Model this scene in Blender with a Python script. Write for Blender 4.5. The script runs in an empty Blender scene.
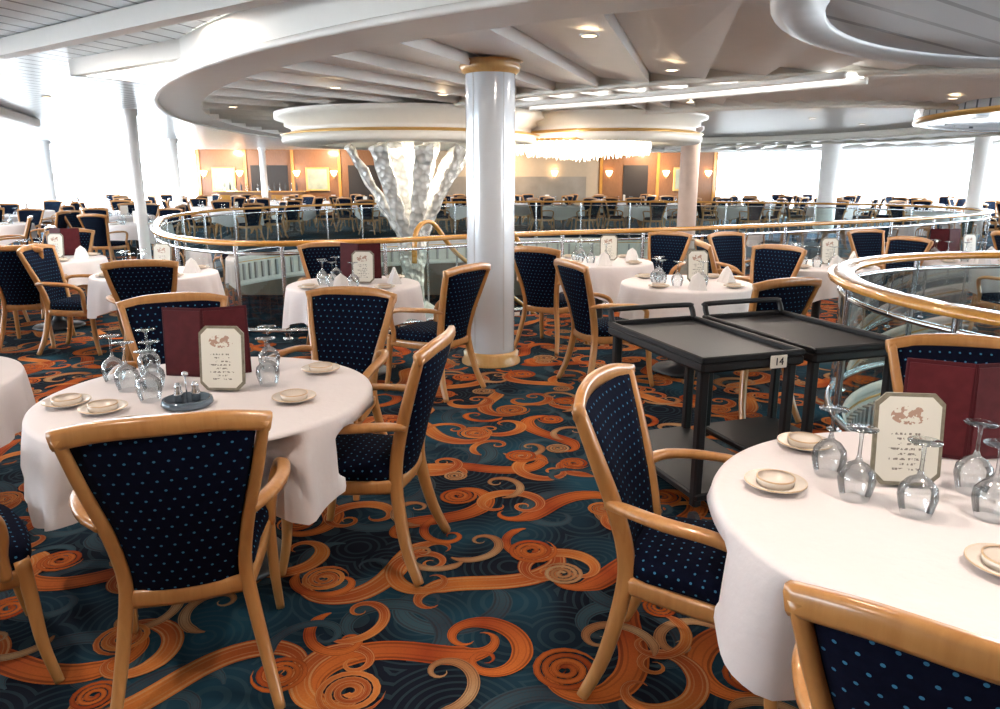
import bpy, bmesh, math, random
from mathutils import Vector, Matrix
random.seed(7)
PI=math.pi
# ------------------------------------------------------------------ materials
def newmat(name):
    m=bpy.data.materials.new(name); m.use_nodes=True
    nt=m.node_tree; b=nt.nodes['Principled BSDF']
    return m,nt,b
def N(nt,t,**k):
    n=nt.nodes.new(t)
    for a,v in k.items(): setattr(n,a,v)
    return n
def math_(nt,op,a,b=None,c=None):
    n=N(nt,'ShaderNodeMath',operation=op)
    for i,x in enumerate((a,b,c)):
        if x is None: continue
        if isinstance(x,(int,float)): n.inputs[i].default_value=x
        else: nt.links.new(x,n.inputs[i])
    return n.outputs[0]
def mix(nt,f,a,b):
    n=N(nt,'ShaderNodeMix',data_type='RGBA')
    for i,x in ((0,f),(6,a),(7,b)):
        if isinstance(x,(int,float)): n.inputs[i].default_value=x
        elif isinstance(x,tuple): n.inputs[i].default_value=(x[0],x[1],x[2],1)
        else: nt.links.new(x,n.inputs[i])
    return n.outputs[2]
def noise(nt,scale,detail=3,coord='Object',vec=None,dist=0):
    n=N(nt,'ShaderNodeTexNoise'); n.inputs['Scale'].default_value=scale; n.inputs['Detail'].default_value=detail
    n.inputs['Distortion'].default_value=dist
    if vec is None:
        tc=N(nt,'ShaderNodeTexCoord'); vec=tc.outputs[coord]
    nt.links.new(vec,n.inputs['Vector']); return n.outputs['Fac']
def bump(nt,b,h,strength=.2,dist=.01):
    n=N(nt,'ShaderNodeBump'); n.inputs['Strength'].default_value=strength; n.inputs['Distance'].default_value=dist
    nt.links.new(h,n.inputs['Height']); nt.links.new(n.outputs[0],b.inputs['Normal'])
def simple(name,col,rough=.5,metal=0,var=.12,scale=8,coat=0,emis=None,estr=0,bmp=0,spec=.5):
    m,nt,b=newmat(name)
    f=noise(nt,scale)
    dark=tuple(c*(1-var) for c in col); lite=tuple(min(1,c*(1+var)) for c in col)
    nt.links.new(mix(nt,f,dark,lite),b.inputs['Base Color'])
    b.inputs['Roughness'].default_value=rough; b.inputs['Metallic'].default_value=metal
    b.inputs['Coat Weight'].default_value=coat; b.inputs['Specular IOR Level'].default_value=spec
    if emis:
        b.inputs['Emission Color'].default_value=(*emis,1); b.inputs['Emission Strength'].default_value=estr
    if bmp: bump(nt,b,noise(nt,scale*6),bmp)
    return m
def wood(name,a,b_,rough=.3):
    m,nt,b=newmat(name)
    tc=N(nt,'ShaderNodeTexCoord'); mp=N(nt,'ShaderNodeMapping'); mp.inputs['Scale'].default_value=(25,25,4)
    nt.links.new(tc.outputs['Object'],mp.inputs[0])
    f=noise(nt,1.6,4,vec=mp.outputs[0],dist=.6)
    nt.links.new(mix(nt,f,a,b_),b.inputs['Base Color'])
    b.inputs['Roughness'].default_value=rough; b.inputs['Coat Weight'].default_value=.4; b.inputs['Coat Roughness'].default_value=.15
    return m
M_wood=wood('oak_wood',(.36,.15,.042),(.58,.29,.10))
M_rail=wood('handrail_wood',(.44,.19,.035),(.66,.34,.08),.15)
M_panel=wood('panel_wood',(.16,.060,.018),(.30,.125,.040),.5)
def fabric():
    m,nt,b=newmat('navy_dot_fabric')
    uv=N(nt,'ShaderNodeUVMap'); sep=N(nt,'ShaderNodeSeparateXYZ'); nt.links.new(uv.outputs[0],sep.inputs[0])
    s=1/.036
    u=math_(nt,'MULTIPLY',sep.outputs[0],s); v=math_(nt,'MULTIPLY',sep.outputs[1],s*1.15)
    row=math_(nt,'FLOOR',v); off=math_(nt,'MULTIPLY',math_(nt,'MODULO',row,2.0),.5)
    fu=math_(nt,'SUBTRACT',math_(nt,'FRACT',math_(nt,'ADD',u,off)),.5)
    fv=math_(nt,'SUBTRACT',math_(nt,'FRACT',v),.5)
    d=math_(nt,'SQRT',math_(nt,'ADD',math_(nt,'MULTIPLY',fu,fu),math_(nt,'MULTIPLY',fv,fv)))
    k=math_(nt,'LESS_THAN',d,.11)
    base=mix(nt,noise(nt,60),(.0015,.002,.008),(.004,.006,.019))
    nt.links.new(mix(nt,k,base,(.045,.17,.30)),b.inputs['Base Color'])
    b.inputs['Roughness'].default_value=.9; b.inputs['Specular IOR Level'].default_value=.08
    return m
M_fab=fabric()
M_cloth=simple('tablecloth_linen',(.78,.725,.73),.8,var=.04,scale=5,bmp=.18)
M_white=simple('white_paint',(.80,.79,.76),.45,var=.03)
M_col=simple('column_paint',(.88,.87,.86),.35,var=.03)
M_cream=simple('cream_soffit',(.80,.77,.70),.4,var=.04)
M_grey=simple('grey_soffit',(.46,.46,.47),.4,var=.05,metal=.1)
M_steel=simple('steel',(.65,.67,.7),.2,metal=1,var=.05)
M_pillar=simple('pillar_enamel',(.66,.70,.75),.16,metal=.15,var=.03,coat=.5)
M_gold=simple('brass',(.70,.42,.14),.28,metal=.8,var=.08)
M_black=simple('black_plastic',(.008,.008,.010),.45,var=.2,spec=.4)
M_burg=simple('burgundy_leather',(.055,.006,.010),.6,var=.25,scale=20,spec=.2)
M_china=simple('china',(.80,.72,.64),.2,var=.02)
M_chinarim=simple('china_gold_rim',(.6,.42,.25),.3,var=.05)
M_paper=simple('cream_paper',(.80,.77,.70),.6,var=.03)
M_dark=simple('dark_table_leg',(.03,.03,.035),.4)
M_red=simple('red_plastic',(.5,.015,.015),.4)
M_beige=simple('beige_wall',(.50,.39,.28),.6,var=.05)
M_lamp=simple('lamp_lens',(1,.9,.75),.5,var=.0,emis=(1,.74,.46),estr=8)
M_cove=simple('cove_diffuser',(1,1,1),.5,var=.0,emis=(1,.99,.96),estr=3.0)
def art():
    m,nt,b=newmat('painting_canvas')
    v=noise(nt,2.5,4)
    nt.links.new(mix(nt,v,(.05,.14,.13),(.60,.58,.45)),b.inputs['Base Color']); return m
M_art=art()
def glassmat(name,tint,refl=.1,kf=.9):
    m=bpy.data.materials.new(name); m.use_nodes=True; nt=m.node_tree
    nt.nodes.remove(nt.nodes['Principled BSDF']); out=nt.nodes['Material Output']
    t=N(nt,'ShaderNodeBsdfTransparent'); t.inputs[0].default_value=(*tint,1)
    g=N(nt,'ShaderNodeBsdfGlossy'); g.inputs['Roughness'].default_value=.03
    lw=N(nt,'ShaderNodeLayerWeight'); lw.inputs[0].default_value=.35
    f=math_(nt,'MINIMUM',math_(nt,'ADD',math_(nt,'MULTIPLY',lw.outputs['Fresnel'],kf),refl),.85)
    ms=N(nt,'ShaderNodeMixShader'); nt.links.new(f,ms.inputs[0]); nt.links.new(t.outputs[0],ms.inputs[1]); nt.links.new(g.outputs[0],ms.inputs[2])
    nt.links.new(ms.outputs[0],out.inputs['Surface']); return m
M_glass=glassmat('clear_glass',(.90,.93,.94),.07,.85)
M_balglass=glassmat('balustrade_glass',(.74,.88,.86),.06)
def slats(name,col,groove,pitch,axis,rough=.28,metal=.5):
    m,nt,b=newmat(name)
    tc=N(nt,'ShaderNodeTexCoord'); mp=N(nt,'ShaderNodeMapping'); mp.inputs['Rotation'].default_value=(0,0,axis)
    nt.links.new(tc.outputs['Object'],mp.inputs[0]); sep=N(nt,'ShaderNodeSeparateXYZ'); nt.links.new(mp.outputs[0],sep.inputs[0])
    f=math_(nt,'FRACT',math_(nt,'MULTIPLY',sep.outputs[0],1/pitch)); k=math_(nt,'LESS_THAN',f,.14)
    nt.links.new(mix(nt,k,col,groove),b.inputs['Base Color'])
    b.inputs['Roughness'].default_value=rough; b.inputs['Metallic'].default_value=metal
    return m
M_slat=slats('ceiling_slats',(.74,.80,.83),(.12,.16,.19),.24,.35,.3,.3)
M_slat2=slats('ceiling_slats_grey',(.60,.64,.68),(.12,.14,.16),.20,1.3,.25,.35)
M_slat3=slats('ceiling_slats_dark',(.42,.44,.47),(.14,.15,.17),.26,.9,.35,.2)
def crystal():
    m,nt,b=newmat('crystal_panels')
    v=N(nt,'ShaderNodeTexVoronoi'); v.inputs['Scale'].default_value=11
    tc=N(nt,'ShaderNodeTexCoord'); nt.links.new(tc.outputs['Object'],v.inputs['Vector'])
    nt.links.new(mix(nt,v.outputs['Distance'],(.95,.94,.92),(.52,.50,.46)),b.inputs['Base Color'])
    b.inputs['Roughness'].default_value=.2; b.inputs['Coat Weight'].default_value=.4
    bump(nt,b,v.outputs['Distance'],.9,.06); return m
M_crys=crystal()
M_chand=simple('chandelier_crystal',(1,.95,.88),.1,var=.05,emis=(1,.86,.68),estr=7)
def carpet_base():
    m,nt,b=newmat('carpet_base')
    tc=N(nt,'ShaderNodeTexCoord')
    n1=noise(nt,1.5,2); cr=N(nt,'ShaderNodeValToRGB'); nt.links.new(n1,cr.inputs[0])
    cr.color_ramp.elements[0].position=.43; cr.color_ramp.elements[0].color=(.006,.008,.016,1)
    cr.color_ramp.elements[1].position=.64; cr.color_ramp.elements[1].color=(.014,.060,.095,1)
    w=N(nt,'ShaderNodeTexVoronoi'); w.inputs['Scale'].default_value=3.2
    nt.links.new(tc.outputs['Object'],w.inputs['Vector'])
    rings=math_(nt,'SINE',math_(nt,'MULTIPLY',w.outputs['Distance'],62))
    k=math_(nt,'MULTIPLY',math_(nt,'GREATER_THAN',rings,.55),.32)
    c=mix(nt,k,cr.outputs[0],(.045,.085,.10))
    f=noise(nt,260,2); c2=mix(nt,math_(nt,'MULTIPLY',f,.25),c,(.025,.028,.035))
    nt.links.new(c2,b.inputs['Base Color']); b.inputs['Roughness'].default_value=.95; b.inputs['Specular IOR Level'].default_value=.05
    return m
M_carpet=carpet_base()
def ribbon(name,c1,c2,edge):
    m,nt,b=newmat(name)
    uv=N(nt,'ShaderNodeUVMap'); sep=N(nt,'ShaderNodeSeparateXYZ'); nt.links.new(uv.outputs[0],sep.inputs[0])
    st=math_(nt,'ABSOLUTE',math_(nt,'SUBTRACT',sep.outputs[0],.5))
    k=math_(nt,'MULTIPLY',math_(nt,'COMPARE',st,.38,.05),.6)
    k2=math_(nt,'MULTIPLY',math_(nt,'COMPARE',st,.18,.03),.3)
    g=mix(nt,math_(nt,'ABSOLUTE',math_(nt,'SINE',math_(nt,'MULTIPLY',sep.outputs[1],4.5))),c1,c2)
    f=noise(nt,180,2)
    c=mix(nt,math_(nt,'MULTIPLY',f,.45),mix(nt,k2,mix(nt,k,g,edge),edge),(.10,.03,.015))
    nt.links.new(c,b.inputs['Base Color']); b.inputs['Roughness'].default_value=.95; b.inputs['Specular IOR Level'].default_value=.05
    return m
R1=ribbon('carpet_scroll_rust',(.34,.055,.015),(.58,.15,.03),(.07,.018,.01))
R2=ribbon('carpet_scroll_orange',(.60,.19,.04),(.34,.065,.018),(.60,.34,.14))
R3=ribbon('carpet_scroll_tan',(.50,.31,.16),(.38,.17,.07),(.06,.03,.02))
R4=ribbon('carpet_scroll_teal',(.010,.050,.075),(.02,.085,.115),(.01,.02,.03))

# ------------------------------------------------------------------ mesh builder
class MB:
    def __init__(s): s.v=[];s.f=[];s.m=[];s.sm=[]
    def add(s,vs,fs,mat=0,smooth=True):
        o=len(s.v); s.v+=[tuple(p) for p in vs]
        for f in fs: s.f.append(tuple(i+o for i in f)); s.m.append(mat); s.sm.append(smooth)
    def mesh(s,name,mats,uvs=None):
        me=bpy.data.meshes.new(name); me.from_pydata(s.v,[],s.f)
        for mt in mats: me.materials.append(mt)
        me.polygons.foreach_set('material_index',s.m); me.polygons.foreach_set('use_smooth',s.sm)
        uvl=me.uv_layers.new(name='UVMap')
        for p in me.polygons:
            n=p.normal
            for li in p.loop_indices:
                c=me.vertices[me.loops[li].vertex_index].co
                if abs(n.z)>.7: uvl.data[li].uv=(c.x+5,c.y+5)
                elif abs(n.y)>.45: uvl.data[li].uv=(c.x+5,c.z+5)
                else: uvl.data[li].uv=(c.y+5,c.z+5)
        me.update(); return me
    def obj(s,name,mats,loc=(0,0,0),rot=0):
        return put(s.mesh(name,mats),name,loc,rot)
def put(me,name,loc=(0,0,0),rot=0):
    o=bpy.data.objects.new(name,me); o.location=loc; o.rotation_euler=(0,0,rot)
    bpy.context.scene.collection.objects.link(o); return o
def catmull(P,n,closed=False):
    P=[Vector(p) for p in P]; out=[]; L=len(P)
    segs=L if closed else L-1
    for i in range(segs):
        if closed: a,b,c,d=P[(i-1)%L],P[i],P[(i+1)%L],P[(i+2)%L]
        else: a,b,c,d=P[max(i-1,0)],P[i],P[i+1],P[min(i+2,L-1)]
        for k in range(n):
            t=k/n
            out.append(.5*((2*b)+(c-a)*t+(2*a-5*b+4*c-d)*t*t+(3*b-a-3*c+d)*t**3))
    if not closed: out.append(P[-1])
    return out
def sweep(mb,path,w,h,up=(0,0,1),mat=0,closed=False,ns=8,sq=.6):
    path=[Vector(p) for p in path]; n=len(path); up=Vector(up); vs=[]
    for i,p in enumerate(path):
        if closed: T=path[(i+1)%n]-path[(i-1)%n]
        else: T=path[min(i+1,n-1)]-path[max(i-1,0)]
        T.normalize(); S=T.cross(up)
        if S.length<1e-4: S=Vector((1,0,0))
        S.normalize(); U=S.cross(T)
        t=i/(n-1) if n>1 else 0
        ww=w(t) if callable(w) else w; hh=h(t) if callable(h) else h
        for k in range(ns):
            a=2*PI*(k+.5)/ns; c,s_=math.cos(a),math.sin(a)
            c=math.copysign(abs(c)**sq,c); s_=math.copysign(abs(s_)**sq,s_)
            vs.append(p+S*(c*ww/2)+U*(s_*hh/2))
    fs=[]
    for i in range(n if closed else n-1):
        j=(i+1)%n
        for k in range(ns):
            l=(k+1)%ns; fs.append((i*ns+k,j*ns+k,j*ns+l,i*ns+l))
    if not closed:
        fs.append(tuple(range(ns))); fs.append(tuple((n-1)*ns+k for k in reversed(range(ns))))
    mb.add(vs,fs,mat)
def lathe(mb,prof,n=24,c=(0,0,0),mat=0,sm=True,sx=1,sy=1,caps=False):
    vs=[];fs=[]
    for r,z in prof:
        for k in range(n):
            a=2*PI*k/n; vs.append((c[0]+r*sx*math.cos(a),c[1]+r*sy*math.sin(a),c[2]+z))
    for i in range(len(prof)-1):
        for k in range(n):
            l=(k+1)%n; fs.append((i*n+k,i*n+l,(i+1)*n+l,(i+1)*n+k))
    if caps:
        fs.append(tuple(reversed(range(n)))); fs.append(tuple((len(prof)-1)*n+k for k in range(n)))
    mb.add(vs,fs,mat,sm)
def box(mb,c,s,mat=0,rz=0,M=None,bev=0):
    x,y,z=s[0]/2,s[1]/2,s[2]/2
    if bev:
        b=min(bev,x*.9,y*.9,z*.9)
        rings=[]
        for zz,ins in ((-z,b),(-z+b,0),(z-b,0),(z,b)):
            X,Y=x-ins,y-ins; bb=b
            rings.append([(X-bb,-Y,zz),(X,-Y+bb,zz),(X,Y-bb,zz),(X-bb,Y,zz),(-X+bb,Y,zz),(-X,Y-bb,zz),(-X,-Y+bb,zz),(-X+bb,-Y,zz)])
        vs=[p for r in rings for p in r]; fs=[]
        for i in range(3):
            for k in range(8):
                l=(k+1)%8; fs.append((i*8+k,i*8+l,(i+1)*8+l,(i+1)*8+k))
        fs.append(tuple(reversed(range(8)))); fs.append(tuple(range(24,32)))
    else:
        vs=[(-x,-y,-z),(x,-y,-z),(x,y,-z),(-x,y,-z),(-x,-y,z),(x,-y,z),(x,y,z),(-x,y,z)]
        fs=[(3,2,1,0),(4,5,6,7),(0,1,5,4),(1,2,6,5),(2,3,7,6),(3,0,4,7)]
    R=Matrix.Rotation(rz,3,'Z') if M is None else M
    mb.add([R@Vector(v)+Vector(c) for v in vs],fs,mat,False)
def rotz(fx,fy): return math.atan2(-fx,fy)

# ------------------------------------------------------------------ chair
def chair_mesh():
    mb=MB()
    for s in (-1,1):
        p=catmull([(s*.235,-.32,0.007),(s*.21,-.265,.14),(s*.18,-.225,.32),(s*.165,-.215,.46),(s*.185,-.245,.62),(s*.225,-.30,.80),(s*.253,-.352,.955)],4)
        sweep(mb,p,lambda t:.032+.010*math.sin(t*PI),lambda t:.038+.014*math.sin(t*PI),(0,1,0),0)
        p=catmull([(s*.195,-.262,.655),(s*.25,-.20,.672),(s*.292,-.08,.672),(s*.30,.06,.662),(s*.285,.155,.625),(s*.265,.175,.56),(s*.25,.165,.48),(s*.243,.17,.40)],4)
        sweep(mb,p,lambda t:.048-.014*t,lambda t:.030+.004*t,(s*.3,0.4,1),0)
        p=catmull([(s*.235,.215,.45),(s*.24,.225,.30),(s*.245,.235,.15),(s*.255,.262,0.007)],4)
        sweep(mb,p,lambda t:.047-.016*t,lambda t:.047-.016*t,(0,1,0),0)
        p=catmull([(s*.172,-.22,.395),(s*.21,0,.39),(s*.24,.21,.395)],4)
        sweep(mb,p,.026,.058,(0,0,1),0)
    sweep(mb,catmull([(-.24,.215,.395),(0,.25,.385),(.24,.215,.395)],5),.026,.058,(0,0,1),0)
    sweep(mb,catmull([(-.17,-.218,.40),(0,-.235,.40),(.17,-.218,.40)],4),.026,.06,(0,0,1),0)
    sweep(mb,catmull([(-.268,-.345,.945),(-.15,-.375,.968),(0,-.39,.974),(.15,-.375,.968),(.268,-.345,.945)],5),.034,.056,(0,0,1),0)
    nx,nz=10,10; vs=[];fs=[]
    for side in (1,-1):
        for j in range(nz+1):
            t=j/nz; z=.425+t*.53
            P=[(.46,.150,-.212),(.62,.168,-.245),(.80,.208,-.30),(.96,.236,-.352)]
            hw,yc=P[0][1],P[0][2]
            for a,b in zip(P,P[1:]):
                if z>=a[0]:
                    q=min((z-a[0])/(b[0]-a[0]),1); hw=a[1]+(b[1]-a[1])*q; yc=a[2]+(b[2]-a[2])*q
            for i in range(nx+1):
                u=-1+2*i/nx
                bow=-.028*(1-u*u)
                th=.008+.018*((1-u**6)*(1-abs(2*t-1)**6))
                vs.append((u*hw,yc+bow+side*th,z))
    K=(nx+1)*(nz+1)
    for j in range(nz):
        for i in range(nx):
            a=j*(nx+1)+i; fs.append((a+1,a,a+nx+1,a+nx+2)); fs.append((K+a,K+a+1,K+a+nx+2,K+a+nx+1))
    for j in range(nz):
        a=j*(nx+1); fs.append((a,K+a,K+a+nx+1,a+nx+1)); a+=nx; fs.append((a+nx+1,K+a+nx+1,K+a,a))
    mb.add(vs,fs,1)
    def outline(k):
        pts=[]
        base=[(-.165,-.205),(0,-.225),(.165,-.205),(.205,0),(.238,.18),(.2,.238),(0,.262),(-.2,.238),(-.238,.18),(-.205,0)]
        for p in catmull([(x*k,y*k,0) for x,y in base],3,True): pts.append(p)
        return pts
    rings=[(.96,.408),(1.02,.43),(1.02,.455),(.97,.478),(.8,.492),(.4,.50),(.02,.502)]
    vs=[];fs=[];n=0
    for k,z in rings:
        o=outline(k); n=len(o)
        vs+=[(p.x,p.y,z) for p in o]
    for i in range(len(rings)-1):
        for k in range(n):
            l=(k+1)%n; fs.append((i*n+k,i*n+l,(i+1)*n+l,(i+1)*n+k))
    fs.append(tuple(reversed(range(n)))); fs.append(tuple((len(rings)-1)*n+k for k in range(n)))
    mb.add(vs,fs,1)
    return mb.mesh('dining_chair',[M_wood,M_fab])
CH=chair_mesh()
chairs=[]
def chair(x,y,fx,fy,z=0):
    l=math.hypot(fx,fy); chairs.append((x,y,fx/l,fy/l))
    return put(CH,'dining_chair',(x,y,z),rotz(fx,fy))

# ------------------------------------------------------------------ tableware
def glass_geo(mb,c=(0,0,0),k=1,n=18,mat=0):
    prof=[(.030,0),(.036,.02),(.041,.045),(.038,.065),(.024,.082),(.008,.092),(.0045,.105),(.004,.135),(.005,.158),(.012,.164),(.034,.168),(.034,.170),(.001,.171)]
    lathe(mb,[(r*k,z*k) for r,z in prof],n,c,mat)
mb=MB(); glass_geo(mb,k=1.18,n=28); GL=mb.mesh('wine_glass',[M_glass])
mb=MB(); lathe(mb,[(.001,.004),(.045,.004),(.05,.006),(.078,.016),(.084,.019),(.082,.023),(.05,.012),(.001,.010)],32,mat=0)
lathe(mb,[(.0835,.0192),(.0835,.0232),(.0795,.0222)],32,mat=1)
lathe(mb,[(.03,.0101),(.05,.013),(.052,.032),(.05,.033),(.046,.016),(.001,.014)],28,mat=0)
lathe(mb,[(.0525,.031),(.0525,.035),(.048,.034)],28,mat=1)
PL=mb.mesh('bread_plate',[M_china,M_chinarim])
# folded napkin standing like a peaked tent
mb=MB()
vs=[(-.07,-.045,0),(.07,-.045,0),(.07,.045,0),(-.07,.045,0),(-.045,-.006,.10),(0,-.008,.135),(.045,-.006,.10),(-.045,.006,.10),(0,.008,.135),(.045,.006,.10),(0,-.055,0),(0,.055,0)]
mb.add(vs,[(0,10,5,4),(10,1,6,5),(2,11,8,9),(11,3,7,8),(4,5,8,7),(5,6,9,8),(0,4,7,3),(1,2,9,6)],0,False)
NAP=mb.mesh('folded_napkin',[simple('napkin_linen',(.82,.79,.78),.8,var=.04,bmp=.1)])
mb=MB()
for s in (-1,1):
    R=Matrix.Rotation(s*.32,3,'Z')@Matrix.Rotation(-.06,3,'X')
    box(mb,R@Vector((s*.095,0,.155)),(.19,.006,.30),0,M=R,bev=.002)
    box(mb,R@Vector((s*.095,-.005,.155)),(.17,.003,.275),1,M=R)
MEN=mb.mesh('menu_folder',[M_burg,simple('menu_lining',(.080,.010,.014),.6,var=.35,scale=25,spec=.2)])
def card_mesh():
    m,nt,b=newmat('printed_card')
    tc=N(nt,'ShaderNodeTexCoord'); sep=N(nt,'ShaderNodeSeparateXYZ'); nt.links.new(tc.outputs['Object'],sep.inputs[0])
    x=sep.outputs[0]; z=sep.outputs[2]
    line=math_(nt,'LESS_THAN',math_(nt,'FRACT',math_(nt,'MULTIPLY',z,70)),.42)
    cell=N(nt,'ShaderNodeTexVoronoi'); cell.inputs['Scale'].default_value=1
    mp=N(nt,'ShaderNodeMapping'); mp.inputs['Scale'].default_value=(150,1,70); nt.links.new(tc.outputs['Object'],mp.inputs[0]); nt.links.new(mp.outputs[0],cell.inputs['Vector'])
    ws=math_(nt,'LESS_THAN',cell.outputs['Distance'],.50)
    inx=math_(nt,'LESS_THAN',math_(nt,'ABSOLUTE',x),math_(nt,'ADD',.035,math_(nt,'MULTIPLY',math_(nt,'SINE',math_(nt,'MULTIPLY',z,190)),.016)))
    inz=math_(nt,'MULTIPLY',math_(nt,'GREATER_THAN',z,.04),math_(nt,'LESS_THAN',z,.155))
    k=math_(nt,'MULTIPLY',math_(nt,'MULTIPLY',line,ws),math_(nt,'MULTIPLY',inx,inz))
    dx=math_(nt,'DIVIDE',x,.05); dz=math_(nt,'DIVIDE',math_(nt,'SUBTRACT',z,.198),.026)
    r=math_(nt,'ADD',math_(nt,'MULTIPLY',dx,dx),math_(nt,'MULTIPLY',dz,dz))
    f=noise(nt,60,4)
    k2=math_(nt,'MULTIPLY',math_(nt,'LESS_THAN',r,1),math_(nt,'GREATER_THAN',f,.48))
    c=mix(nt,math_(nt,'MULTIPLY',k,.8),(.80,.78,.70),(.10,.08,.06))
    c=mix(nt,math_(nt,'MULTIPLY',k2,.75),c,(.34,.13,.06))
    nt.links.new(c,b.inputs['Base Color']); b.inputs['Roughness'].default_value=.5
    mb=MB()
    def octo(w,h,c,y,z0): return [(-w+c,y,z0),(w-c,y,z0),(w,y,z0+c),(w,y,z0+h-c),(w-c,y,z0+h),(-w+c,y,z0+h),(-w,y,z0+h-c),(-w,y,z0+c)]
    a=octo(.092,.26,.028,-.004,0); bb=octo(.092,.26,.028,.004,0)
    mb.add(a+bb,[tuple(range(8)),tuple(reversed(range(8,16)))]+[((i+1)%8,i,8+i,8+(i+1)%8) for i in range(8)],0,False)
    a=octo(.082,.240,.026,-.0055,.010); mb.add(a,[tuple(range(8))],1,False)
    mb.add([(-.04,.004,0),(.04,.004,0),(.04,.07,-.0),(-.04,.07,0),(-.03,.004,.16),(.03,.004,.16)],[(2,3,4,5),(0,3,4),(1,5,2)],0,False)
    return mb.mesh('menu_card',[simple('card_border',(.22,.20,.15),.4,var=.5,scale=60),m])
CARD=card_mesh()
mb=MB()
lathe(mb,[(.001,.002),(.085,.002),(.095,.012),(.09,.03),(.08,.03),(.07,.014),(.001,.012)],28,mat=0)
for dx,dy in ((-.03,.01),(.03,.015)):
    lathe(mb,[(.001,.012),(.016,.012),(.017,.05),(.012,.065),(.014,.075),(.008,.088),(.001,.09)],14,(dx,dy,0),1)
sweep(mb,[(0,.0,.012),(0,.0,.07),(0,0,.12)],.006,.006,(0,1,0),1)
lathe(mb,[(.001,.115),(.012,.12),(.012,.13),(.001,.135)],12,mat=1)
CRU=mb.mesh('condiment_stand',[simple('dark_glass_dish',(.12,.16,.2),.08,var=.2,metal=.3),M_steel])
ZT=.756
def glass(x,y,z=ZT): return put(GL,'wine_glass',(x,y,z),random.random()*6)
def plate(x,y,z=ZT): return put(PL,'bread_plate',(x,y,z),random.random()*6)
def menu(x,y,r=0,z=ZT): return put(MEN,'menu_folder',(x,y,z),r)
def card(x,y,r=0,z=ZT):
    o=put(CARD,'menu_card',(x,y,z),r); o.rotation_euler=(-.12,0,r); o.location.z=z+.009; return o

# ------------------------------------------------------------------ table
def table_mesh(R=.62,drop=.26,n=96,phase=0,x0=0,y0=0,dent=(),setting=False,flare=.045):
    mb=MB()
    lathe(mb,[(.001,.007),(.24,.007),(.26,.015),(.24,.035),(.09,.06),(.05,.10),(.04,.2),(.04,.66),(.10,.70),(.1,.725)],20,mat=1)
    lathe(mb,[(.001,.728),(R-.03,.728),(R-.025,.748),(.001,.748)],40,mat=0)
    rings=[(.001,.755),(R*.5,.755),(R*.85,.755),(R*.985,.755),(R+.006,.749),(R+.011,.738)]
    K=8; vs=[]
    for r,z in rings:
        for k in range(n):
            a=2*PI*k/n; vs.append((r*math.cos(a),r*math.sin(a),z))
    for j in range(1,K+1):
        q=j/K; rr=[];zz=[]
        for k in range(n):
            a=2*PI*k/n
            d=drop*(1+.20*math.cos(4*(a-phase)))
            z=.738-d*q
            rp=.5+.5*math.sin(15*a+phase*3+1.6*math.sin(3*a)+.8*math.sin(7*a))
            r=R+.012+(q**.8)*(.002+flare*rp)
            for (cx,cy,fx,fy) in dent:
                while r>.30:
                    wx=x0+r*math.cos(a)-cx; wy=y0+r*math.sin(a)-cy
                    ly=wx*fx+wy*fy; lx=wx*fy-wy*fx
                    if abs(lx)<.345 and -.42<ly<(.30 if z<.6 else .24) and z<.70: r-=.01
                    else: break
            rr.append(r); zz.append(z)
        for _ in range(1 if not dent else 2):
            rr=[min(rr[k]+.004,(rr[k-1]+2*rr[k]+rr[(k+1)%n])/4) for k in range(n)]
        for k in range(n):
            a=2*PI*k/n; vs.append((rr[k]*math.cos(a),rr[k]*math.sin(a),zz[k]))
    fs=[]
    for i in range(len(rings)+K-1):
        for k in range(n):
            l=(k+1)%n; fs.append((i*n+k,i*n+l,(i+1)*n+l,(i+1)*n+k)[::-1])
    mb.add(vs,fs,0)
    if setting:
        for k in range(4):
            a=k*PI/2+.4
            for da,rad in ((.18,.3),(.42,.36)):
                glass_geo(mb,(rad*math.cos(a+da),rad*math.sin(a+da),.756),1,8,2)
            lathe(mb,[(.001,.01),(.07,.012),(.08,.02),(.07,.006),(.001,.004)],12,(.42*math.cos(a),.42*math.sin(a),.756),3)
        R_=Matrix.Rotation(.3,3,'Z')
        box(mb,(0.0,0,.88),(.16,.01,.22),3,M=R_)
    return mb.mesh('dining_table',[M_cloth,M_dark,M_glass,M_china,M_burg])

# ---- near chairs
chair(-1.0,2.20,-.31,.95)
chair(-.60,2.97,-.985,.17)
chair(-1.80,2.12,.75,.65)
chair(-1.60,3.58,.40,-.92)
chair(-.92,3.80,-.22,-.97)
chair(.65,2.10,.90,-.43)
chair(.886,1.18,.6,.8)
chair(1.72,2.48,-.25,-.97)
near=list(chairs)
T1=(-1.17,2.87); T2=(1.235,1.76)
put(table_mesh(.635,.30,160,.6,*T1,near,flare=.055),'dining_table',(T1[0],T1[1],0))
put(table_mesh(.655,.30,160,.75,*T2,near,flare=.055),'dining_table',(T2[0],T2[1],0))
put(table_mesh(.58,.27,96,.9),'dining_table',(-2.70,3.0,0))
for x,y in ((-1.64,3.04),(-1.55,3.17),(-1.36,2.76),(-1.42,2.92),(-1.52,2.91),(-1.04,3.24),(-.97,2.99)): glass(x,y)
for x,y in ((-1.65,2.70),(-1.47,2.62),(-.80,2.76),(-.80,3.20),(-1.28,2.42)): plate(x,y)
menu(-1.27,3.09,.15); card(-1.12,2.88,-.05); put(CRU,'condiment_stand',(-1.19,2.70,ZT),.3)
for x,y in ((.96,1.86),(1.07,1.76),(1.25,1.74),(1.38,1.67),(.96,2.03),(1.30,1.90)): glass(x,y)
for x,y in ((.77,1.93),(.98,2.25),(1.12,1.48)): plate(x,y)
menu(1.42,2.12,-.15); card(1.13,1.93,-.12)

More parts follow.
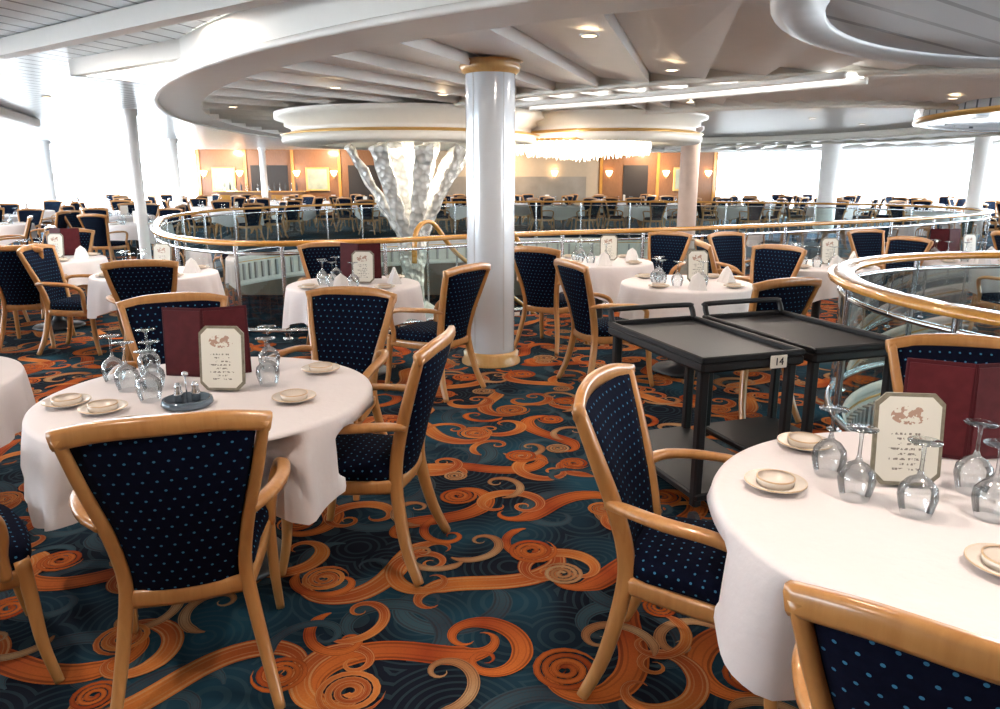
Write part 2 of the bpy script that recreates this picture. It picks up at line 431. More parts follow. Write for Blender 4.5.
# ---- mid tables
TM=[table_mesh(.53,.28,96,p,flare=.06) for p in (.2,.7)]
def mid(x,y,k=0,seed=0):
    put(TM[k],'dining_table',(x,y,0))
    r=random.Random(seed)
    for i in range(5):
        a=2.4+i*.62+r.uniform(-.1,.1); glass(x+.26*math.cos(a),y+.24*math.sin(a))
    for i in range(4):
        a=i*PI/2+PI/4; plate(x+.42*math.cos(a),y+.42*math.sin(a))
    card(x+.08,y-.02,r.uniform(-.4,.4))
    put(NAP,'folded_napkin',(x+.33,y+.02,ZT),r.uniform(0,3)); put(NAP,'folded_napkin',(x-.02,y-.40,ZT),r.uniform(-.3,.3))
    if seed%2: menu(x,y+.24,r.uniform(-.1,.1))
mid(-1.2,6.05,0,1); chair(-.52,5.55,-.8,.55); chair(-1.55,6.85,.35,-.93)
mid(1.55,6.1,1,2); chair(.86,5.75,.9,.35); chair(2.30,6.65,-.75,-.6)
mid(1.05,7.75,0,4); chair(.50,7.05,.55,.85); chair(1.75,8.35,-.6,-.8)
mid(3.2,7.4,1,6); chair(2.75,8.25,.45,-.9); chair(4.0,7.75,-.9,-.35); chair(2.35,7.35,1,.0)
mid(4.9,7.9,0,5); chair(4.55,8.75,.3,-.95); chair(5.7,8.2,-1,-.2); chair(5.0,7.1,0,1)
mid(-3.15,6.75,1,8); chair(-2.85,5.98,-.3,.95); chair(-3.95,6.9,1,0)
mid(-4.85,8.0,0,7); chair(-4.6,7.2,-.25,1); chair(-5.6,8.0,1,.1); chair(-5.15,8.8,.3,-1)
chair(1.66,4.92,-.40,.92)
mid(-5.6,5.6,1,10); chair(-4.95,6.1,-.8,-.6)
mid(7.0,8.6,1,9); chair(6.25,8.7,1,0); chair(7.1,9.4,0,-1); chair(7.8,8.5,-1,0)
mid(8.2,5.2,1,10); chair(7.4,5.3,1,0); chair(8.2,6.0,0,-1)

# ------------------------------------------------------------------ curves of openings
ATR=[(-2.6,7.5),(-3.7,8.5),(-4.7,10.5),(-5.5,13),(-5.3,16),(-3,19),(1,20.5),(6,20),(9.3,17.8),(9.5,14.8),(7.0,12.3),(4.2,10.6),(2,9.5),(0,8.6),(-1.4,7.7)]
ATRC=[(p.x,p.y) for p in catmull([(x,y,0) for x,y in ATR],8,True)]
SC=(4.25,4.15); SR=2.02
STC=[(SC[0]+SR*math.cos(2*PI*k/64),SC[1]+SR*math.sin(2*PI*k/64)) for k in range(64)]
def inside(x,y,P):
    c=False; j=len(P)-1
    for i in range(len(P)):
        xi,yi=P[i]; xj,yj=P[j]
        if (yi>y)!=(yj>y) and x<(xj-xi)*(y-yi)/(yj-yi)+xi: c=not c
        j=i
    return c
def dcurve(x,y,P): return min(math.hypot(x-a,y-b) for a,b in P)
XL,XR,YF,YB,ZC=-16,17,-5,31,2.72
def floor_obj():
    bm=bmesh.new(); E=[]
    for loop in ([(XL,YF),(XR,YF),(XR,YB),(XL,YB)],ATRC,STC):
        vs=[bm.verts.new((x,y,0)) for x,y in loop]
        for i in range(len(vs)): E.append(bm.edges.new((vs[i],vs[(i+1)%len(vs)])))
    bmesh.ops.triangle_fill(bm,use_beauty=True,use_dissolve=False,edges=E)
    for f in bm.faces:
        f.normal_update()
        if f.normal.z<0: f.normal_flip()
    me=bpy.data.meshes.new('floor'); bm.to_mesh(me); bm.free(); me.materials.append(M_carpet)
    me.uv_layers.new(name='UVMap')
    return put(me,'floor')
FL=floor_obj()
def carpet():
    V=[];F=[];MI=[];UV=[]
    def strip(path,ws,z,mat):
        o=len(V); n=len(path)
        for i,(x,y) in enumerate(path):
            a=path[max(i-1,0)]; b=path[min(i+1,n-1)]
            dx,dy=b[0]-a[0],b[1]-a[1]; l=math.hypot(dx,dy) or 1
            nx,ny=-dy/l,dx/l; w=ws[i]/2; zi=z+.00035*i/n
            V.append((x+nx*w,y+ny*w,zi)); V.append((x-nx*w,y-ny*w,zi))
            UV.append((0,i/n)); UV.append((1,i/n))
        for i in range(n-1):
            F.append((o+2*i+1,o+2*i+3,o+2*i+2,o+2*i)); MI.append(mat)
    def scroll(x,y,th,L,A,a,B,b,C,wm,z,mat,n):
        ds=L/n; p=[(0,0)]; ks=[]
        t=0; px=py=0
        for i in range(n+1):
            s=i*ds; k=A*math.exp(-s/a)+B*math.exp(-(L-s)/b)+C; ks.append(k)
            if i<n:
                t+=k*ds; px+=math.cos(t)*ds; py+=math.sin(t)*ds; p.append((px,py))
        mx=sum(q[0] for q in p)/len(p); my=sum(q[1] for q in p)/len(p)
        c,s_=math.cos(th),math.sin(th)
        path=[(x+(q[0]-mx)*c-(q[1]-my)*s_,y+(q[0]-mx)*s_+(q[1]-my)*c) for q in p]
        ws=[min(wm,.52/max(abs(k),.1)) for k in ks]
        for i in range(4):
            ws[-1-i]*=(i+1)/5; ws[i]*=(i+1)/5
        strip(path,ws,z,mat)
        return path[0],path[-1]
    def snail(x,y,r,z,mat,n):
        turns=3.4; path=[];ws=[]; a0=random.random()*6; sg=random.choice((-1,1))
        for i in range(n+1):
            q=i/n; a=a0+sg*q*turns*2*PI; rr=r*(.12+.88*q)
            path.append((x+rr*math.cos(a),y+rr*math.sin(a))); ws.append(r/turns*.72*(1 if q<.93 else (1-q)/.07))
        strip(path,ws,z,mat)
    T=.60; rnd=random.uniform
    for iy in range(int(-1),int(16/T)):
        for ix in range(int(-14/T),int(13/T)):
            cx,cy=ix*T+(iy%2)*T*.5,iy*T+.4
            if abs(cx)>cy*.85+1.5: continue
            near=cy<6; n1=76 if near else 34
            sg=1 if (ix+iy)%2 else -1
            # bold C/S scroll with tightly curled ends
            e0,e1=scroll(cx+rnd(-.08,.08),cy+rnd(-.08,.08),rnd(0,6.28),1.25,sg*42,.20,-sg*34,.17,sg*rnd(2.2,4.2),.105,.0022+.0004*((ix+iy)%3),random.choice((0,1,0,1,0)),n1)
            snail(e0[0],e0[1],rnd(.085,.125),.0056,random.choice((0,0,1,2)),60 if near else 28)
            if random.random()<.6: snail(e1[0],e1[1],rnd(.06,.09),.0062,random.choice((2,0,1,2)),50 if near else 26)
            sc2=random.choice((-1,1))
            scroll(cx+T*.5+rnd(-.1,.1),cy+rnd(-.1,.1),rnd(0,6.28),.95,sc2*44,.17,sc2*30,.14,sc2*2.5,.075,.0038,random.choice((0,1,1,2)),int(n1*.8))
            for k in range(2):
                sg=random.choice((-1,1))
                scroll(cx+rnd(-.3,.3),cy+rnd(-.3,.3),rnd(0,6.28),.55,sg*50,.13,sg*10,.12,sg*1.5,.042,.0044+.0004*k,random.choice((0,1,2,3)),int(n1*.5))
            sg=random.choice((-1,1))
            scroll(cx+rnd(-.3,.3),cy+rnd(-.3,.3),rnd(0,6.28),1.0,sg*24,.22,sg*10,.2,1.5*sg,.08,.0012,3,int(n1*.5))
    def badv(v):
        return (inside(v[0],v[1],ATRC) or math.hypot(v[0]-SC[0],v[1]-SC[1])<SR or not(XL<v[0]<XR and YF<v[1]<YB) or math.hypot(v[0]+.08,v[1]-6.42)<.27)
    bad=[badv(v) for v in V]
    F2=[];M2=[]
    for f,m in zip(F,MI):
        if not any(bad[i] for i in f): F2.append(f); M2.append(m)
    me=bpy.data.meshes.new('scrolls'); me.from_pydata(V,[],F2)
    for m in (R1,R2,R3,R4): me.materials.append(m)
    me.polygons.foreach_set('material_index',M2)
    uvl=me.uv_layers.new(name='UVMap')
    flat=[]
    for l in me.loops: flat+=UV[l.vertex_index]
    uvl.data.foreach_set('uv',flat)
    o=put(me,'scrolls')
    for q in bpy.context.view_layer.objects: q.select_set(False)
    o.select_set(True); FL.select_set(True); bpy.context.view_layer.objects.active=FL
    bpy.ops.object.join(); FL.select_set(False)
carpet()

# ------------------------------------------------------------------ balustrades
def offset(P,d):
    n=len(P); out=[]
    for i in range(n):
        a=P[i-1]; b=P[(i+1)%n]; dx,dy=b[0]-a[0],b[1]-a[1]; l=math.hypot(dx,dy)
        out.append((P[i][0]+dy/l*d,P[i][1]-dx/l*d))
    return out
def wallstrip(mb,P,z0,z1,mat,sm=True):
    n=len(P); vs=[(x,y,z0) for x,y in P]+[(x,y,z1) for x,y in P]
    mb.add(vs,[(i,(i+1)%n,n+(i+1)%n,n+i) for i in range(n)],mat,sm)
def area(P): return sum(P[i-1][0]*P[i][1]-P[i][0]*P[i-1][1] for i in range(len(P)))
def balustrade(name,P,h,rw):
    s=1 if area(P)>0 else -1
    Q=offset(P,.10*s); mb=MB()
    wallstrip(mb,Q,.10,h-.08,1)
    sweep(mb,[(x,y,h) for x,y in Q],rw,.055,mat=0,closed=True)
    sweep(mb,[(x,y,h-.10) for x,y in Q],.03,.03,mat=2,closed=True)
    sweep(mb,[(x,y,.09) for x,y in Q],.05,.05,mat=2,closed=True)
    last=None
    for i,(x,y) in enumerate(Q):
        if last is None or math.hypot(x-last[0],y-last[1])>1.0:
            last=(x,y); lathe(mb,[(.022,0.007),(.022,h-.02)],10,(x,y,0),2); lathe(mb,[(.05,0.007),(.05,.02),(.02,.03)],12,(x,y,0),2)
    mb.obj(name,[M_rail,M_balglass,M_steel])
    mb=MB(); wallstrip(mb,P,-.62,0.0,0)
    sweep(mb,[(x,y,-.04) for x,y in P],.05,.07,mat=0,closed=True); sweep(mb,[(x,y,-.56) for x,y in P],.08,.12,mat=0,closed=True)
    sweep(mb,[(x,y,-.12) for x,y in P],.02,.02,mat=1,closed=True)
    n=len(P); IN=offset(P,-.03*s)
    for i in range(0,n,1):
        x,y=IN[i]; x2,y2=IN[(i+1)%n]
        for q in (0,.5):
            px,py=x+(x2-x)*q,y+(y2-y)*q; box(mb,(px,py,-.33),(.05,.05,.34),2,rz=math.atan2(y2-y,x2-x))
    mb.obj('trim_fascia',[M_white,M_gold,M_grey])
balustrade('atrium_balustrade',ATRC,.97,.11)
balustrade('stairwell_balustrade',STC,.97,.17)

# staircase down into the atrium
mb=MB(); sx,sy=-.45,9.2; dx,dy=.6,.8; rz=math.atan2(dy,dx)
for k in range(15):
    c=(sx+dx*.29*k,sy+dy*.29*k,-.17*(k+1)-.03); box(mb,c,(.31,1.15,.06),0,rz=rz); box(mb,(c[0]-dx*.14,c[1]-dy*.14,c[2]+.05),(.02,1.15,.14),1,rz=rz)
for s in (-1,1):
    ox,oy=-dy*s*.60,dx*s*.60
    P=[(sx+ox+dx*.29*k,sy+oy+dy*.29*k,-.17*k-.15) for k in (-.4,14.6)]
    sweep(mb,P,.05,.30,mat=1)
    H=catmull([(sx+ox-dx*.25,sy+oy-dy*.25,.55),(sx+ox-dx*.20,sy+oy-dy*.20,.95),(sx+ox+dx*.1,sy+oy+dy*.1,1.04)]+[(sx+ox+dx*.29*k,sy+oy+dy*.29*k,-.17*k+.95) for k in (2,6,10,14)],5)
    sweep(mb,H,.07,.05,mat=2)
    for k in range(0,15,2):
        x,y=sx+ox+dx*.29*k,sy+oy+dy*.29*k; lathe(mb,[(.014,-.17*k-.1),(.014,-.17*k+.92)],8,(x,y,0),3)
mb.obj('staircase',[M_carpet,M_white,M_rail,M_steel])

# ------------------------------------------------------------------ lower deck
mb=MB(); box(mb,(.5,13,-3.25),(33,36,.1),0); mb.obj('lower_floor',[M_carpet])
mb=MB()
for c,s in (((XL,13,-1.8),(.1,36,3)),((XR,13,-1.8),(.1,36,3)),((.5,YB,-1.8),(33,.1,3)),((.5,YF,-1.8),(33,.1,3))): box(mb,c,s,0)
mb.obj('wall_lower_deck',[M_beige])
TS=table_mesh(.6,.26,40,.3,setting=True)
for i,(x,y) in enumerate([(-3.6,11.5),(-3.6,15),(-1,14.6),(-.5,17.4),(4.6,12.6),(3,15.5),(6.2,15),(6.5,17.6),(2.2,18.5),(-3,18.5),(.5,21.5),(-4.5,21.3),(5,21.5),(4.4,4.3)]):
    put(TS,'dining_table',(x,y,-3.2))
    for k in range(4):
        a=k*PI/2+i; put(CH,'dining_chair',(x+.85*math.cos(a),y+.85*math.sin(a),-3.2),rotz(-math.cos(a),-math.sin(a)))

# ------------------------------------------------------------------ far dining areas
TF=[table_mesh(.62,.30,40,p,setting=True) for p in (0,.5)]
occ=[(o.location.x,o.location.y) for o in bpy.data.objects if o.name.startswith('dining_table') and o.location.z>-1]
COL=[(-6.15,12.9),(-14,23.5),(-9.6,22.5),(-9.0,29.0),(-12.2,25.5),(8.9,20.6),(16,28),(10.3,16.4),(12.5,12.0),(-11,14.5)]
rf=random.Random(3)
for iy in range(8):
    for ix in range(12):
        x=-15+ix*2.65+rf.uniform(-.25,.25)+(iy%2)*.9; y=8.9+iy*2.75+rf.uniform(-.3,.3)
        if inside(x,y,ATRC) or dcurve(x,y,ATRC)<1.35: continue
        if abs(x)<6.4 and y<10: continue
        if x>XR-1.4 or x<XL+1.3 or y>YB-1.5: continue
        if min(math.hypot(x-a,y-b) for a,b in occ)<1.95: continue
        if min(math.hypot(x-a,y-b) for a,b in COL)<.9: continue
        put(TF[(ix+iy)%2],'dining_table',(x,y,0),rf.random()*6); occ.append((x,y))
        a0=rf.random()*1.5
        for k in range(4):
            a=a0+k*PI/2; px,py=x+.93*math.cos(a),y+.93*math.sin(a)
            if dcurve(px,py,ATRC)<.62 or min(math.hypot(px-c[0],py-c[1]) for c in COL)<.5: continue
            if min(math.hypot(px-c[0],py-c[1]) for c in chairs)<.62: continue
            chair(px,py,-math.cos(a),-math.sin(a))
# ------------------------------------------------------------------ columns
mb=MB(); lathe(mb,[(.205,.012),(.205,2.50)],40,mat=0)
lathe(mb,[(.26,.007),(.26,.03),(.24,.06),(.245,.10),(.215,.12)],40,mat=1)
lathe(mb,[(.21,2.42),(.235,2.44),(.255,2.48),(.24,2.50),(.27,2.52)],40,mat=1)
for a in (-1.0,-2.3,.6,2.2): box(mb,(.204*math.cos(a),.204*math.sin(a),1.3),(.006,.012,2.3),3,rz=a)
mb.obj('pillar',[M_pillar,wood('pillar_cap_wood',(.50,.26,.08),(.68,.42,.16),.3),M_cream,M_grey],(-.08,6.42,0))
for i,(x,y) in enumerate(COL):
    r=(.09,.2,.14,.12,.15,.25,.25,.16,.16,.12)[i]
    mb=MB(); lathe(mb,[(r*1.15,0.007),(r*1.15,.12),(r,.14),(r,ZC-.12),(r*1.25,ZC-.1),(r*1.3,ZC-.01)],24,mat=0); mb.obj('pillar',[M_col],(x,y,0))
mb=MB(); lathe(mb,[(.17,-3.2),(.17,2.4),(.22,2.44),(.22,2.5)],28,mat=0); mb.obj('pillar',[simple('pink_column',(.66,.50,.43),.3)],(3.45,13.9,0))

# ------------------------------------------------------------------ ceiling
mb=MB(); box(mb,((XL+XR)/2,(YF+YB)/2,ZC+.1),(XR-XL,YB-YF,.2),0); mb.obj('ceiling',[M_slat])
EC=(4.3,14.0); EA,EB=9.2,11.4
def ell(k,a): return (EC[0]+EA*k*math.cos(a),EC[1]+EB*k*math.sin(a))
mb=MB(); n=76; KI=.42
for i in range(n):
    a0=2*PI*i/n; a1=2*PI*(i+1)/n
    for k0,k1 in ((KI,.66),(.66,.955)):
        p=[ell(k0,a0),ell(k1,a0+.05),ell(k1,a1+.05),ell(k0,a1)]
        za,zb=2.56,2.47
        mb.add([(p[0][0],p[0][1],za),(p[1][0],p[1][1],za),(p[2][0],p[2][1],zb),(p[3][0],p[3][1],zb)],[(0,1,2,3)],0,False)
        mb.add([(p[3][0],p[3][1],zb),(p[2][0],p[2][1],zb),(p[2][0],p[2][1],za),(p[3][0],p[3][1],za)],[(0,1,2,3)],0,False)
mb.add([(*ell(.96,2*PI*i/120),2.57) for i in range(120)],[tuple(range(120))],0,False)
E=[ell(1.0,2*PI*i/120) for i in range(120)]; E2=[ell(.95,2*PI*i/120) for i in range(120)]
wallstrip(mb,E,2.44,ZC-.005,1)
vs=[(x,y,2.44) for x,y in E]+[(x,y,2.44) for x,y in E2]
mb.add(vs,[(i,(i+1)%120,120+(i+1)%120,120+i) for i in range(120)],1,False)
wallstrip(mb,E2,2.44,2.56,1)
sweep(mb,[(x,y,2.44) for x,y in E],.05,.05,mat=1,closed=True)
for kk,zz in ((KI,2.42),(.66,2.45)):
    E3=[ell(kk,2*PI*i/120) for i in range(120)]; wallstrip(mb,E3,zz,2.56,2)
    sweep(mb,[(x,y,zz+.01) for x,y in E3],.10,.05,mat=2,closed=True)
mb.obj('ceiling_soffit',[simple('louvre_paint',(.76,.74,.71),.4,var=.03),M_white,M_cream,M_slat2])
mb=MB(); lathe(mb,[(.001,2.41),(2.55,2.41)],80,mat=3,sm=False); lathe(mb,[(2.55,2.41),(2.55,2.38),(2.72,2.365),(2.80,2.40),(2.80,2.445)],80,mat=0)
mb.obj('ceiling_soffit',[M_grey,M_gold,M_dark,M_slat3],(3.95,2.95,0))
for i,(x,y,r) in enumerate(((9.2,9.5,3.6),)):
    mb=MB(); lathe(mb,[(.001,2.40),(r-.3,2.40),(r-.3,2.37),(r,2.34),(r+.04,2.38),(r+.04,ZC-.005)],80,mat=0); lathe(mb,[(r+.0,2.335),(r+.05,2.35),(r+.045,2.40)],80,mat=1)
    mb.obj('ceiling_soffit',[M_slat2,M_gold],(x,y,0))
def drum(x,y,r,z0,z1):
    mb=MB()
    lathe(mb,[(.001,z0+.10),(r*.62,z0+.10),(r*.64,z0+.02),(r*.70,z0),(r*.97,z0),(r,z0+.03),(r,z0+.12),(r*.93,z0+.15),(r*.93,z0+.22),(r*.98,z0+.25),(r*.98,z0+.31),(r*1.05,z0+.34),(r*1.05,z1)],72,mat=0)
    lathe(mb,[(r*1.002,z0+.115),(r*1.01,z0+.125),(r*.95,z0+.16)],72,mat=1)
    return mb.obj('ceiling_drum',[M_cream,M_gold],(x,y,0))
drum(-1.25,11.2,1.85,2.05,2.47); drum(1.60,11.6,1.40,2.09,2.47)
mb=MB()
c=(-2.75,7.15); r=-.62; R=Matrix.Rotation(r,3,'Z')
for dx,dy,sx,sy in ((0,.40,2.8,.10),(0,-.40,2.8,.10),(1.37,0,.1,.9),(-1.37,0,.1,.9)):
    p=R@Vector((dx,dy,0)); box(mb,(c[0]+p.x,c[1]+p.y,2.64),(sx,sy,.15),0,rz=r)
box(mb,(c[0],c[1],2.70),(2.75,.78,.03),1,rz=r)
c2=(-2.55,5.1)
for dx,dy,sx,sy in ((0,.30,4.6,.12),):
    p=R@Vector((dx,dy,0)); box(mb,(c2[0]+p.x,c2[1]+p.y,2.65),(sx,sy,.13),0,rz=r)
mb.obj('ceiling_light_cove',[M_white,M_cove])
mb=MB()
A=catmull([(.2,9.2,0),(1.2,8.45,0),(2.1,7.6,0),(3.0,6.6,0)],6); 
sweep(mb,[(p.x,p.y,2.44) for p in A],.30,.03,mat=0); sweep(mb,[(p.x+.17,p.y+.17,2.42) for p in A],.06,.06,mat=1); sweep(mb,[(p.x-.17,p.y-.17,2.42) for p in A],.06,.06,mat=1)
mb.obj('ceiling_light_cove',[M_cove,M_white])
mb=MB(); box(mb,(-6.6,8.2,2.63),(.4,14,.16),0,rz=.35,bev=.03); mb.obj('ceiling_beam',[M_white])
mb=MB()
DL=[(.55,4.9,2.46),(-2.2,5.7,ZC),(-3.9,6.6,ZC),(-.6,8.2,2.46),(1.4,6.4,2.46),(2.9,7.8,2.46),(-1.6,7.6,2.46),(.6,9.9,2.46),(3.2,9.8,2.46),(5.0,8.6,2.46),(3.6,4.9,2.41),(4.9,4.6,2.41),(4.2,1.6,2.41),(-5.2,6.0,ZC),(-7.6,9.5,ZC),(-2.2,2.4,ZC),(.4,2.0,ZC),(1.4,1.0,2.41),(-1.4,.6,ZC)]
EX=[(-3.3,9.6,2.46),(-2.9,12.6,2.46),(4.6,11.4,2.46),(6.2,9.8,2.46),(2.2,9.0,2.46),(-.2,6.9,2.46),(6.9,7.2,2.34+.06),(8.2,8.4,2.40),(9.6,7.4,2.40),(10.4,9.6,2.40),(-4.6,4.6,ZC),(-6.4,11,ZC),(-8.6,7.6,ZC),(-9.5,13,ZC),(-8,17,ZC),(-10.5,19,ZC),(2.0,4.6,2.46),(-5.6,8.7,ZC),(5.9,12.6,2.46)]
for x,y,z in DL+EX:
    lathe(mb,[(.001,-.008),(.045,-.008)],16,(x,y,z),0); lathe(mb,[(.045,-.008),(.06,-.012),(.062,0)],16,(x,y,z),1)
mb.obj('ceiling_downlights',[M_lamp,M_white])
mb=MB(); lathe(mb,[(.05,-.002),(.05,-.04),(.035,-.06),(.001,-.065)],14,mat=0); mb.obj('smoke_detector',[M_red],(-4.05,7.95,ZC))

# sculpture
mb=MB()
lathe(mb,[(.30,-3.2),(.26,-1.5),(.20,-.2)],20,mat=0)
for ring,(rr,cnt,wd,zt) in enumerate(((.92,9,.27,2.02),(.42,5,.24,2.10))):
    for k in range(cnt):
        a=2*PI*k/cnt+ring*.4+.15; c,s=math.cos(a),math.sin(a)
        j=random.uniform(-.12,.12)
        P=catmull([(c*.10,s*.10,-.6),(c*.12,s*.12,.2),(c*(.17+j*.2),s*.17,.7),(c*rr*.50,s*rr*.50,1.30+j),(c*rr,s*rr,zt)],8)
        pp=[Vector(p)+Vector((math.sin(i*1.9+k)*.012,math.cos(i*1.3+k)*.012,0)) for i,p in enumerate(P)]
        sweep(mb,pp,lambda t,wd=wd:.08+(wd-.08)*t+.012*math.sin(t*60),lambda t:.09+.02*math.sin(t*45),(c,s,0),0,sq=.7)
mb.obj('crystal_tree_sculpture',[M_crys],(-1.30,11.1,0))
# chandelier
mb=MB(); rr=random.Random(5)
for ri in range(7):
    r=.10+ri*.145; cnt=int(10+ri*9)
    for k in range(cnt):
        a=2*PI*k/cnt+ri; x,y=r*math.cos(a),r*math.sin(a); ln=.30-.014*ri+rr.uniform(-.03,.03); w=.018
        z0=2.15
        vs=[(x,y,z0)]+[(x+w*math.cos(b),y+w*math.sin(b),z0-ln*.55) for b in (0,PI/2,PI,3*PI/2)]+[(x,y,z0-ln)]
        mb.add(vs,[(0,1,2),(0,2,3),(0,3,4),(0,4,1),(5,2,1),(5,3,2),(5,4,3),(5,1,4)],0,False)
lathe(mb,[(.98,2.10),(1.0,2.10),(1.0,2.13),(.98,2.13)],40,mat=1)
mb.obj('crystal_chandelier',[M_chand,M_gold],(1.22,11.3,0))

# ------------------------------------------------------------------ walls & windows
def winwall(name,p0,p1,wn):
    p0=Vector((*p0,0)); p1=Vector((*p1,0)); d=p1-p0; L=d.length; a=math.atan2(d.y,d.x); m=(p0+p1)/2
    mb=MB(); box(mb,(m.x,m.y,.15),(L,.14,.30),0,rz=a); box(mb,(m.x,m.y,2.66),(L,.14,.14),0,rz=a); box(mb,(m.x,m.y,.32),(L,.22,.04),0,rz=a)
    mb.obj(name,[M_white])
    mb=MB(); n=max(1,int(round(L/2.4)))
    for i in range(n+1):
        p=p0+d*(i/n); box(mb,(p.x,p.y,1.43),(.08,.10,2.2),0,rz=a)
    box(mb,(m.x,m.y,2.56),(L,.10,.06),0,rz=a); box(mb,(m.x,m.y,.37),(L,.10,.06),0,rz=a)
    mb.obj('window_%d'%wn,[M_white])
winwall('wall_left',(XL,YF),(XL,YB),1); winwall('wall_right',(XR,YF),(XR,YB),2)
winwall('wall_back',(XL,YB),(-12.3,YB),4); winwall('wall_back',(8.8,YB),(XR,YB),5)
mb=MB(); box(mb,((XL+XR)/2,YF,1.36),(XR-XL,.2,2.72),0)
for k in range(17): box(mb,(XL+1+k*1.95,YF+.12,1.36),(.12,.06,2.7),1)
box(mb,((XL+XR)/2,YF+.12,.95),(XR-XL,.06,.10),1)
mb.obj('wall_front_blocker',[M_beige,M_rail])  # unseen wall behind the camera, made solid to cut fill light on the foreground
mb=MB()
box(mb,(-8.4,YB,1.36),(7.8,.2,2.72),0); box(mb,(6.4,YB,1.36),(4.8,.2,2.72),0)
for x in (-12.2,-10.3,-8.4,-6.5,-4.6,4.1,6.4,8.7): box(mb,(x,YB-.12,1.36),(.12,.06,2.7),2)
box(mb,(-9.35,YB-.11,1.05),(1.5,.04,2.1),3); box(mb,(-5.5,YB-.11,1.05),(1.3,.04,2.1),3); box(mb,(5.5,YB-.11,1.05),(1.0,.04,2.1),3)
for x in (-.3,): box(mb,(x,YB-.11,1.2),(7.6,.04,.9),4)
box(mb,(-.25,YB,1.36),(8.5,.2,2.72),1)
mb.obj('wall_back_panelled',[M_panel,M_beige,M_rail,simple('dark_doorway',(.02,.012,.008),.4),simple('mural',(.28,.24,.2),.5,var=.5,scale=1.5)])
# bar counter with back shelves in front of the panelled wall
mb=MB()
box(mb,(0,0,.53),(3.4,.55,1.04),0,bev=.02); box(mb,(0,-.03,1.08),(3.6,.70,.06),1,bev=.015)
for k in range(5): box(mb,(-1.4+k*.7,-.285,.55),(.5,.03,.8),1,bev=.01)
for k in range(14): lathe(mb,[(.035,1.11),(.035,1.30),(.014,1.36),(.014,1.42),(.001,1.42)],10,(-1.5+k*.22,.12,0),2+(k%2))
mb.obj('bar_counter',[M_panel,M_rail,M_glass,M_dark],(-9.4,YB-1.1,0))
for x in (-11.2,-7.4,7.5):
    mb=MB(); box(mb,(0,0,0),(.95,.05,.95),0,bev=.02); box(mb,(0,-.028,0),(.78,.01,.78),1); mb.obj('framed_picture',[M_gold,M_art],(x,YB-.16,1.55))
for x in (-11.95,-10.5,-8.2,-6.7,-4.8,-3.2,-.6,2.2,4.4,6.7,8.4):
    mb=MB(); lathe(mb,[(.06,-.02),(.14,.16),(.13,.18)],16,mat=0); lathe(mb,[(.02,-.12),(.04,-.06),(.02,0)],10,mat=1); mb.obj('wall_sconce',[M_lamp,M_gold],(x,YB-.28,1.7))

# ------------------------------------------------------------------ serving carts
def cart(x,y,ux,uy,name='serving_cart'):
    mb=MB(); L,W,H=.92,.55,.82
    box(mb,(0,0,H-.035),(W,L,.05),0,bev=.012)
    for s in (-1,1):
        box(mb,(s*(W/2-.012),0,H),(.024,L,.03),0,bev=.006); box(mb,(0,s*(L/2-.012),H),(W,.024,.03),0,bev=.006)
    box(mb,(0,0,.16),(W-.04,L-.04,.04),0,bev=.01)
    for s in (-1,1):
        for q in (-1,1):
            box(mb,(s*(W/2-.04),q*(L/2-.05),(H+.08)/2),(.045,.045,H-.14),0,bev=.008)
            vs=[];n=14
            for sd in (-.012,.012):
                vs+=[(s*(W/2-.04)+sd,q*(L/2-.05)+.036*math.cos(2*PI*k/n),.044+.036*math.sin(2*PI*k/n)) for k in range(n)]
            mb.add(vs,[tuple(range(n)),tuple(range(n,2*n))]+[(k,(k+1)%n,n+(k+1)%n,n+k) for k in range(n)],1,False)
    P=catmull([(-W/2+.02,-L/2+.03,H),(-W/2+.02,-L/2,H+.06),(-W/2+.06,-L/2-.01,H+.075),(W/2-.06,-L/2-.01,H+.075),(W/2-.02,-L/2,H+.06),(W/2-.02,-L/2+.03,H)],4)
    sweep(mb,P,.028,.028,(0,0,1),0)
    return mb.obj(name,[M_black,M_dark],(x,y,0),rotz(ux,uy)+PI)
cart(1.0,3.66,-.32,.947); cart(1.57,3.85,-.32,.947)
cu=bpy.data.curves.new('sign_text','FONT'); cu.body='14'; cu.size=.05; cu.extrude=.001; cu.align_x='CENTER'; cu.align_y='CENTER'
to=bpy.data.objects.new('sign_digits',cu); bpy.context.scene.collection.objects.link(to); cu.materials.append(M_black)
mb=MB(); box(mb,(0,0,0),(.09,.006,.06),0,bev=.002)
sg=mb.obj('number_sign',[M_paper])
ux,uy=.32,-.947; sg.location=(1.0+ux*.468+.947*.12,3.66+uy*.468+.32*.12,.79); sg.rotation_euler=(0,0,math.atan2(.32,.947))
to.parent=sg; to.rotation_euler=(PI/2,0,0); to.location=(0,-.0045,0)

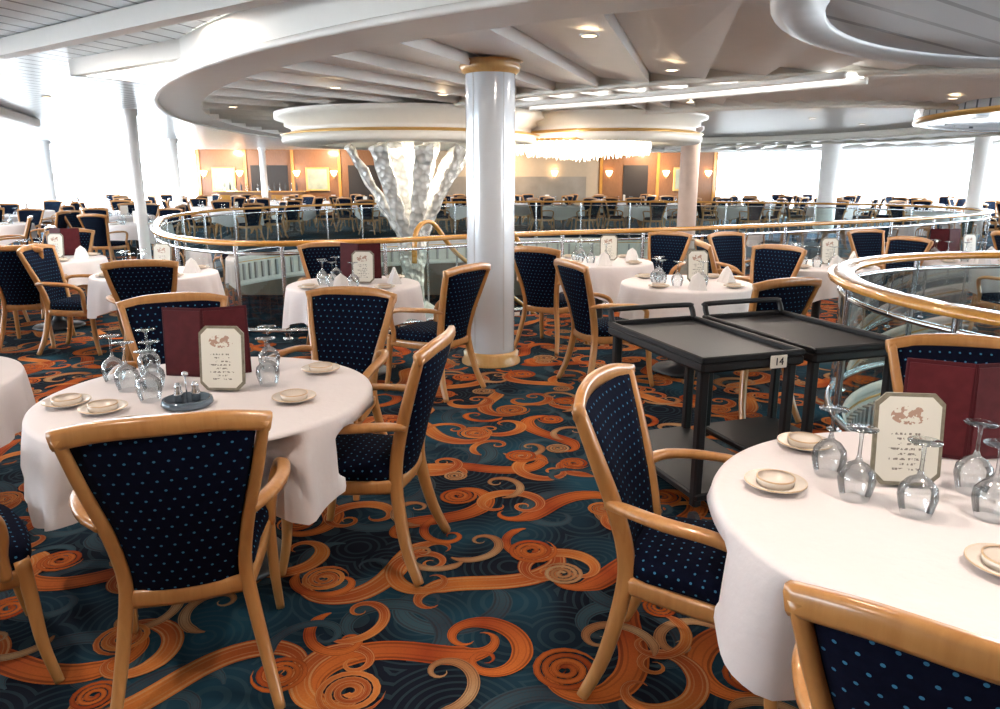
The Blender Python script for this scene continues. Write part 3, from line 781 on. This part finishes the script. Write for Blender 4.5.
# ------------------------------------------------------------------ lights
def alight(name,loc,size,e,col=(1,.84,.68),rot=(0,0,0),sy=None):
    l=bpy.data.lights.new(name,'AREA'); l.energy=e; l.color=col
    if sy: l.shape='RECTANGLE'; l.size=size; l.size_y=sy
    else: l.shape='DISK'; l.size=size
    o=bpy.data.objects.new(name,l); o.location=loc; o.rotation_euler=rot; bpy.context.scene.collection.objects.link(o); return o
for i,(x,y,z) in enumerate(DL): alight('downlight',(x,y,z-.02),.16,15 if y>3 else 19,(1,.86,.74))
alight('cove_lamp',(-2.75,7.15,2.66),2.6,90,(1,.97,.92),(0,0,-.62),.6)
alight('atrium_lamp',(-1.25,11.2,2.0),1.2,60,(1,.9,.75)); alight('atrium_lamp',(4.5,13.5,2.38),1.2,80,(1,.9,.75)); alight('atrium_lamp',(1.0,16,2.38),1.2,80,(1,.9,.75))
for x,y in ((-9,12),(-9,20),(13.5,6),(13.8,20),(0,27),(6,27),(-7,26)): alight('ceiling_lamp',(x,y,2.6),.8,90,(1,.95,.88))
for x,y in ((-11,29.6),(-7,29.6),(0,29.6),(6,29.6)): alight('wall_lamp',(x,y,2.6),.4,70,(1,.74,.48),(math.radians(30),0,0))
w=bpy.data.worlds.new('World'); bpy.context.scene.world=w; w.use_nodes=True
bg=w.node_tree.nodes['Background']
tcw=w.node_tree.nodes.new('ShaderNodeTexCoord'); sp=w.node_tree.nodes.new('ShaderNodeSeparateXYZ'); w.node_tree.links.new(tcw.outputs['Generated'],sp.inputs[0])
rp=w.node_tree.nodes.new('ShaderNodeValToRGB'); w.node_tree.links.new(sp.outputs[2],rp.inputs[0])
rp.color_ramp.elements[0].position=0; rp.color_ramp.elements[0].color=(.86,.94,1,1); rp.color_ramp.elements[1].position=.6; rp.color_ramp.elements[1].color=(.65,.82,1,1)
w.node_tree.links.new(rp.outputs[0],bg.inputs[0]); bg.inputs[1].default_value=15

# ------------------------------------------------------------------ camera
cam=bpy.data.cameras.new('camera'); cam.sensor_width=36; cam.lens=26.64; cam.clip_end=200
co=bpy.data.objects.new('camera',cam); co.location=(0,0,1.6); co.rotation_euler=(PI/2-math.radians(13.42),0,0)
bpy.context.scene.collection.objects.link(co); bpy.context.scene.camera=co
sc=bpy.context.scene; sc.view_settings.view_transform='Standard'; sc.view_settings.look='None'; sc.view_settings.exposure=0.32
